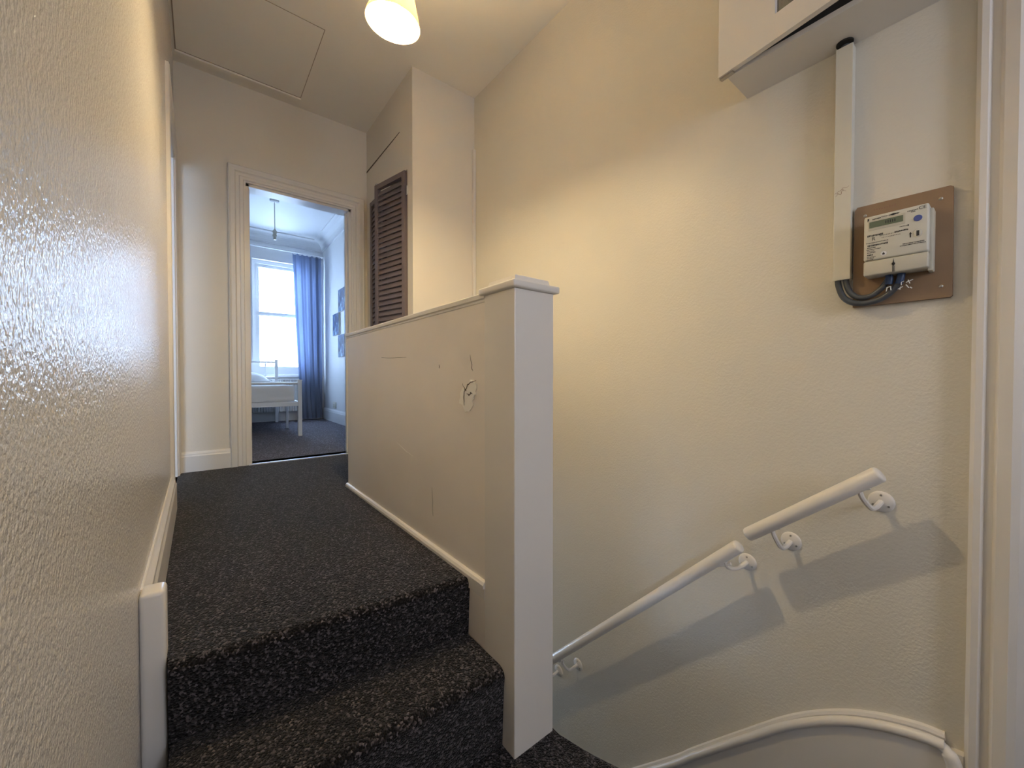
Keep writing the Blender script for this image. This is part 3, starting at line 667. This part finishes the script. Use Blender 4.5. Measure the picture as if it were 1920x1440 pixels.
# cables
def cable(name, label, pts, rad, mat='cable'):
    o = obj(name, tube(catmull(pts, 8), rad, 12), mat, None, True)
    return tag(o, label, 'cable')
cx_ = WX-0.028
cable('meter_cable', 'thick grey cable looping lowest from the trunking to the meter', [(cx_, 0.339, 0.935), (cx_, 0.337, 0.905), (cx_-0.001, 0.325, 0.868), (cx_-0.002, 0.303, 0.847), (cx_-0.003, 0.27, 0.841), (cx_-0.004, 0.238, 0.849), (cx_-0.005, 0.214, 0.868), (cx_-0.004, 0.200, 0.895), (cx_-0.004, 0.196, 0.915)], 0.0082)
cable('meter_cable', 'grey cable bending up inside the loop into the meter', [(cx_, 0.319, 0.935), (cx_, 0.318, 0.908), (cx_-0.001, 0.308, 0.878), (cx_-0.002, 0.288, 0.860), (cx_-0.003, 0.262, 0.860), (cx_-0.004, 0.240, 0.876), (cx_-0.004, 0.226, 0.898), (cx_-0.004, 0.221, 0.915)], 0.0075)
cable('meter_cable', 'short blue cable end below the centre of the meter', [(cx_-0.010, 0.221, 0.914), (cx_-0.011, 0.220, 0.900), (cx_-0.010, 0.222, 0.886)], 0.0085, 'cableblue')
cable('meter_cable', 'short blue cable end below the right half of the meter', [(cx_-0.010, 0.196, 0.914), (cx_-0.011, 0.197, 0.900), (cx_-0.010, 0.201, 0.884)], 0.0085, 'cableblue')
# white cable tags
def cable_tag(label, segs):
    bm = bm_new()
    for a_, b_ in segs: add_tube(bm, [(cx_-0.016, a_[0], a_[1]), (cx_-0.016, b_[0], b_[1])], 0.0012, 6)
    o = obj('cable_tie', bm, 'white'); tag(o, label, 'cable tie')
cable_tag('small white tie around the grey cable under the meter', [((0.226, 0.876), (0.216, 0.879)), ((0.224, 0.876), (0.226, 0.866)), ((0.217, 0.878), (0.216, 0.868))])
cable_tag('ragged white tie ends below the right of the meter', [((0.200, 0.885), (0.190, 0.888)), ((0.196, 0.890), (0.195, 0.878)), ((0.186, 0.884), (0.172, 0.890)), ((0.182, 0.890), (0.178, 0.880)), ((0.186, 0.878), (0.180, 0.868)), ((0.202, 0.868), (0.192, 0.874)), ((0.198, 0.866), (0.196, 0.874)), ((0.178, 0.870), (0.174, 0.866))])

# ------------------------------------------------------------------ louvred cupboard doors
def louvre(label, hinge, ang, w, zb, zt, grp):
    t = thing('louvred_door', label, 'door', (hinge[0], hinge[1], zb), (0, 0, ang), grp)
    T = 0.028; H = zt-zb; st = 0.036
    for a_ in (0, w-st): obj('stile', box(a_, a_+st, -T/2, T/2, 0, H, 0.002), 'louvre', t)
    for a_, b_ in ((0, 0.09), (H-0.035, H), (H*0.45, H*0.45+0.06)): obj('rail', box(st, w-st, -T/2+0.001, T/2-0.001, a_, b_, 0.001), 'louvre', t)
    me = None; pitch = 0.0375; z = 0.09 + pitch*0.6
    while z < H-0.035-pitch*0.4:
        if not (H*0.45-0.015 < z < H*0.45+0.075):
            if me is None:
                o = obj('slat', box(st-0.002, w-st+0.002, -0.0035, 0.0035, -0.021, 0.021, 0.002, 1), 'louvre', t); me = o.data
            else: o = obj('slat', me, None, t)
            o.location = (0, 0, z); o.rotation_euler = (R(22), 0, 0)
        z += pitch
    return t
louvre('dark louvred cupboard door standing ajar, nearer the stairwell', (1.098, 2.540), math.atan2(0.352, -0.083), 0.355, 0.03, 2.010, None)
louvre('dark louvred cupboard door closed beside the bedroom doorway', (1.088, 2.905), R(90), 0.292, 0.03, 2.010, None)
hb = obj('hinge', box(1.094, 1.1025, 2.518, 2.534, 1.845, 1.905, 0.002), 'alu'); tag(hb, 'small pale hinge at the louvred door edge', 'hinge')
ct = obj('door_catch', box(1.012, 1.034, 2.872, 2.897, 2.012, 2.028, 0.003), 'metal'); tag(ct, 'small metal catch on top of the open louvred door', 'catch')
# gap above the cupboard wall
gp = struct('trim_12', prism([(3.345, 2.318), (2.66, 2.322), (2.655, 2.325), (3.345, 2.330)], 'x', 1.1005, 1.104), 'crack', 'dark gap line along the cupboard wall above the louvred doors', 'trim')

# ------------------------------------------------------------------ bedroom furniture
bp = thing('bedroom_pendant', 'unlit pendant lampholder without a shade in the bedroom', 'lamp', (0.685, 5.255, CEIL))
obj('ceiling_rose', lathe([(0.0, 0.0), (0.048, 0.0), (0.048, -0.018), (0.036, -0.026), (0.0, -0.028)], 20), 'white', bp, True)
obj('cord', tube([(0, 0, -0.02), (0, 0, -0.34)], 0.0045, 8), 'plastic', bp, True)
obj('lamp_holder', lathe([(0.0, -0.325), (0.008, -0.33), (0.020, -0.350), (0.020, -0.385), (0.013, -0.39), (0.022, -0.395), (0.022, -0.415), (0.015, -0.42), (0.014, -0.450), (0.0, -0.452)], 16), 'plastic', bp, True)
# bed frame
bed = thing('metal_bed', 'white tubular metal single bed frame under the bedroom window', 'bed', (0.38, 5.55, 0))
bx0, bx1, by0, by1 = -0.10, 0.828, 4.70, 6.34
P_ = 0.019
for x in (bx0, bx1):
    child('foot_post', box(x-P_, x+P_, by0-P_, by0+P_, 0, 0.585, 0.004), 'white', bed)
    child('post_cap', box(x-P_-0.004, x+P_+0.004, by0-P_-0.004, by0+P_+0.004, 0.585, 0.597, 0.003), 'white', bed)
    child('head_post', box(x-P_, x+P_, by1-P_, by1+P_, 0, 0.872, 0.004), 'white', bed)
    child('side_rail', box(x-0.012, x+0.012, by0, by1, 0.315, 0.365, 0.003), 'white', bed)
    child('middle_leg', box(x-0.014, x+0.014, 5.48, 5.51, 0, 0.32, 0.003), 'white', bed)
child('foot_rail', tube([(bx0, by0, 0.560), (bx1, by0, 0.560)], 0.013, 10), 'white', bed, True)
child('foot_rail', box(bx0, bx1, by0-0.012, by0+0.012, 0.318, 0.365, 0.003), 'white', bed)
child('head_rail', tube([(bx0, by1, 0.832), (bx1, by1, 0.832)], 0.012, 10), 'white', bed, True)
child('head_rail', tube([(bx0, by1, 0.62), (bx1, by1, 0.62)], 0.012, 10), 'white', bed, True)
for k in range(4):
    x = bx0 + (bx1-bx0)*(0.14+0.24*k); child('spindle', tube([(x, by1, 0.62), (x, by1, 0.832)], 0.007, 8), 'white', bed, True)
for k in range(10):
    y = by0 + 0.1 + k*0.17; child('slat', box(bx0, bx1, y, y+0.05, 0.335, 0.350), 'white', bed)
def soft_box(x0, x1, y0, y1, z0, z1, r, wob=0.004, seed=1, cuts=6):
    bm = box(x0, x1, y0, y1, z0, z1)
    bmesh.ops.subdivide_edges(bm, edges=list(bm.edges), cuts=cuts, use_grid_fill=True)
    rr = random.Random(seed); c = Vector(((x0+x1)/2, (y0+y1)/2, (z0+z1)/2)); hs = Vector(((x1-x0)/2, (y1-y0)/2, (z1-z0)/2))
    for v in bm.verts:
        p = v.co-c; q = Vector([max(-hs[i]+r, min(hs[i]-r, p[i])) for i in range(3)]); d_ = p-q
        if d_.length > 1e-6: p = q + d_.normalized()*min(r, max(abs(d_[i]) for i in range(3)))
        v.co = c + p + Vector((rr.uniform(-wob, wob), rr.uniform(-wob, wob), rr.uniform(-wob, wob)))
    return bm
mo = obj('mattress', soft_box(bx0+0.02, bx1-0.035, by0+0.03, by1-0.03, 0.352, 0.545, 0.035, 0.003, 2, 9), 'linen', None, True); tag(mo, 'white covered mattress lying on the metal bed', 'mattress')
pb = soft_box(0.12, 0.72, 5.90, 6.28, 0.0, 0.13, 0.055, 0.006, 5, 7)
for v in pb.verts:
    a_ = (v.co.x-0.42)/0.30; b_ = (v.co.y-6.09)/0.19
    f_ = max(0.25, (1-abs(a_)**4)*(1-abs(b_)**4)); v.co.z = 0.556 + v.co.z*f_
po = obj('pillow', pb, 'linen', None, True); tag(po, 'soft white pillow on the bed by the window', 'pillow')
# radiator
rd = thing('radiator', 'white ribbed panel radiator under the bedroom window', 'radiator', (0.45, BY-0.08, 0.12))
bm = bm_new(); n = 46; x0, x1 = -0.35, 1.12; pts = []
for k in range(n*4+1):
    ph = k % 4; pts.append((x0+(x1-x0)*k/(n*4), BY-0.105 - (0.010 if ph in (1, 2) else 0.0)))
pts += [(x1, BY-0.09), (x0, BY-0.09)]
add_prism(bm, pts, 'z', 0.14, 0.585); child('ribbed_panel', bm, 'white', rd)
child('top_grille', box(x0, x1, BY-0.115, BY-0.045, 0.585, 0.60, 0.003), 'white', rd)
child('rear_panel', box(x0+0.02, x1-0.02, BY-0.065, BY-0.05, 0.14, 0.58), 'white', rd)
for x in (x0+0.15, x1-0.15): child('wall_bracket', box(x, x+0.03, BY-0.09, BY-0.001, 0.2, 0.5), 'white', rd)
child('pipe', tube([(x1-0.01, BY-0.06, 0.0), (x1-0.01, BY-0.06, 0.16)], 0.008, 8), 'white', rd, True)
# curtains
def sheet(x0t, x1t, x0b, x1b, y, zt, zb, waves, amp, nx=60, nz=16, bulge=0.0, thick=0.003, seed=1, topscallop=0.0):
    rr = random.Random(seed); ph = [rr.uniform(0, 6.28) for _ in range(4)]
    bm = bm_new(); rows = []
    for j in range(nz+1):
        t = j/nz; row = []
        for i in range(nx+1):
            u = i/nx; xa = x0t+(x0b-x0t)*t + bulge*math.sin(math.pi*t); xb = x1t+(x1b-x1t)*t
            yy = y + amp*math.sin(2*math.pi*waves*u+ph[0]+0.6*t) + amp*0.35*math.sin(2*math.pi*waves*2.3*u+ph[1])
            zz = zt+(zb-zt)*t - (topscallop*abs(math.sin(math.pi*waves*1.5*u)) if j == 0 else 0)
            row.append(bm.verts.new((xa+(xb-xa)*u, yy, zz)))
        rows.append(row)
    for j in range(nz):
        for i in range(nx): bm.faces.new((rows[j][i], rows[j][i+1], rows[j+1][i+1], rows[j+1][i]))
    if thick: bmesh.ops.solidify(bm, geom=list(bm.faces), thickness=thick)
    return bm
co = obj('curtain', sheet(1.048, 1.425, 1.150, 1.43, BY-0.12, 2.40, 0.02, 4, 0.012, bulge=-0.01, topscallop=0.02), 'curtain', None, True)
tag(co, 'long slate blue curtain hanging beside the bedroom window', 'curtain')
for za, zb, yn, lab in ((2.175, 1.55, BY+0.085, 'sheer white net across the upper sash of the bedroom window'), (1.495, 0.785, BY+0.055, 'sheer white net across the lower sash of the bedroom window')):
    no = obj('net_curtain', sheet(0.665, 1.195, 0.665, 1.195, yn, za, zb, 5, 0.008, 60, 10, 0.0, 0), 'net', None, True); tag(no, lab, 'curtain')
    nr = obj('net_wire', tube([(0.64, yn, za+0.004), (1.22, yn, za+0.004)], 0.004, 8), 'white'); tag(nr, 'thin wire carrying the net of the ' + ('upper' if za > 2 else 'lower') + ' bedroom sash', 'curtain rod')
rod = thing('curtain_pole', 'thin white curtain pole above the bedroom window', 'curtain pole', (0.95, BY-0.12, 2.40))
child('pole', tube([(0.45, BY-0.12, 2.412), (1.455, BY-0.12, 2.412)], 0.010, 10), 'white', rod, True)
for x in (0.5, 1.44): child('bracket', box(x-0.01, x+0.01, BY-0.125, BY-0.001, 2.402, 2.422), 'white', rod)
# square pictures
for lab, yc, zc, frontm in (('square blue print at the top of the cross of pictures', 5.427, 1.635, 'print'), ('square dark blue print on the window side of the cross of pictures', 5.707, 1.343, 'print'),
                    ('square reflective panel on the door side of the cross of pictures', 5.148, 1.338, 'mirror'), ('square blue print at the bottom of the cross of pictures', 5.443, 1.038, 'print')):
    t = thing('square_picture', lab, 'picture', (BX, yc, zc), (0, 0, 0), 'square pictures hung as a cross')
    obj('canvas', box(-0.020, 0.0, -0.147, 0.147, -0.147, 0.147, 0.002), 'canvasedge', t)
    bm = box(-0.0215, -0.0195, -0.145, 0.145, -0.145, 0.145)
    for v in bm.verts: pass
    obj('picture_front', bm, frontm, t)
so = thing('wall_socket', 'white double wall socket above the bedroom skirting', 'socket', (BX, 5.85, 0.235))
obj('faceplate', box(-0.010, 0.0, -0.073, 0.073, -0.043, 0.043, 0.003), 'plastic', so, True)
for y in (-0.036, 0.036):
    obj('switch', box(-0.013, -0.009, y-0.006, y+0.006, 0.016, 0.034, 0.001), 'white', so)
    for dy, dz, w_, h_ in ((0, 0.004, 0.005, 0.009), (-0.011, -0.018, 0.008, 0.004), (0.011, -0.018, 0.008, 0.004)):
        obj('pin_slot', box(-0.0104, -0.009, y+dy-w_/2, y+dy+w_/2, dz-h_/2, dz+h_/2), 'dark', so)
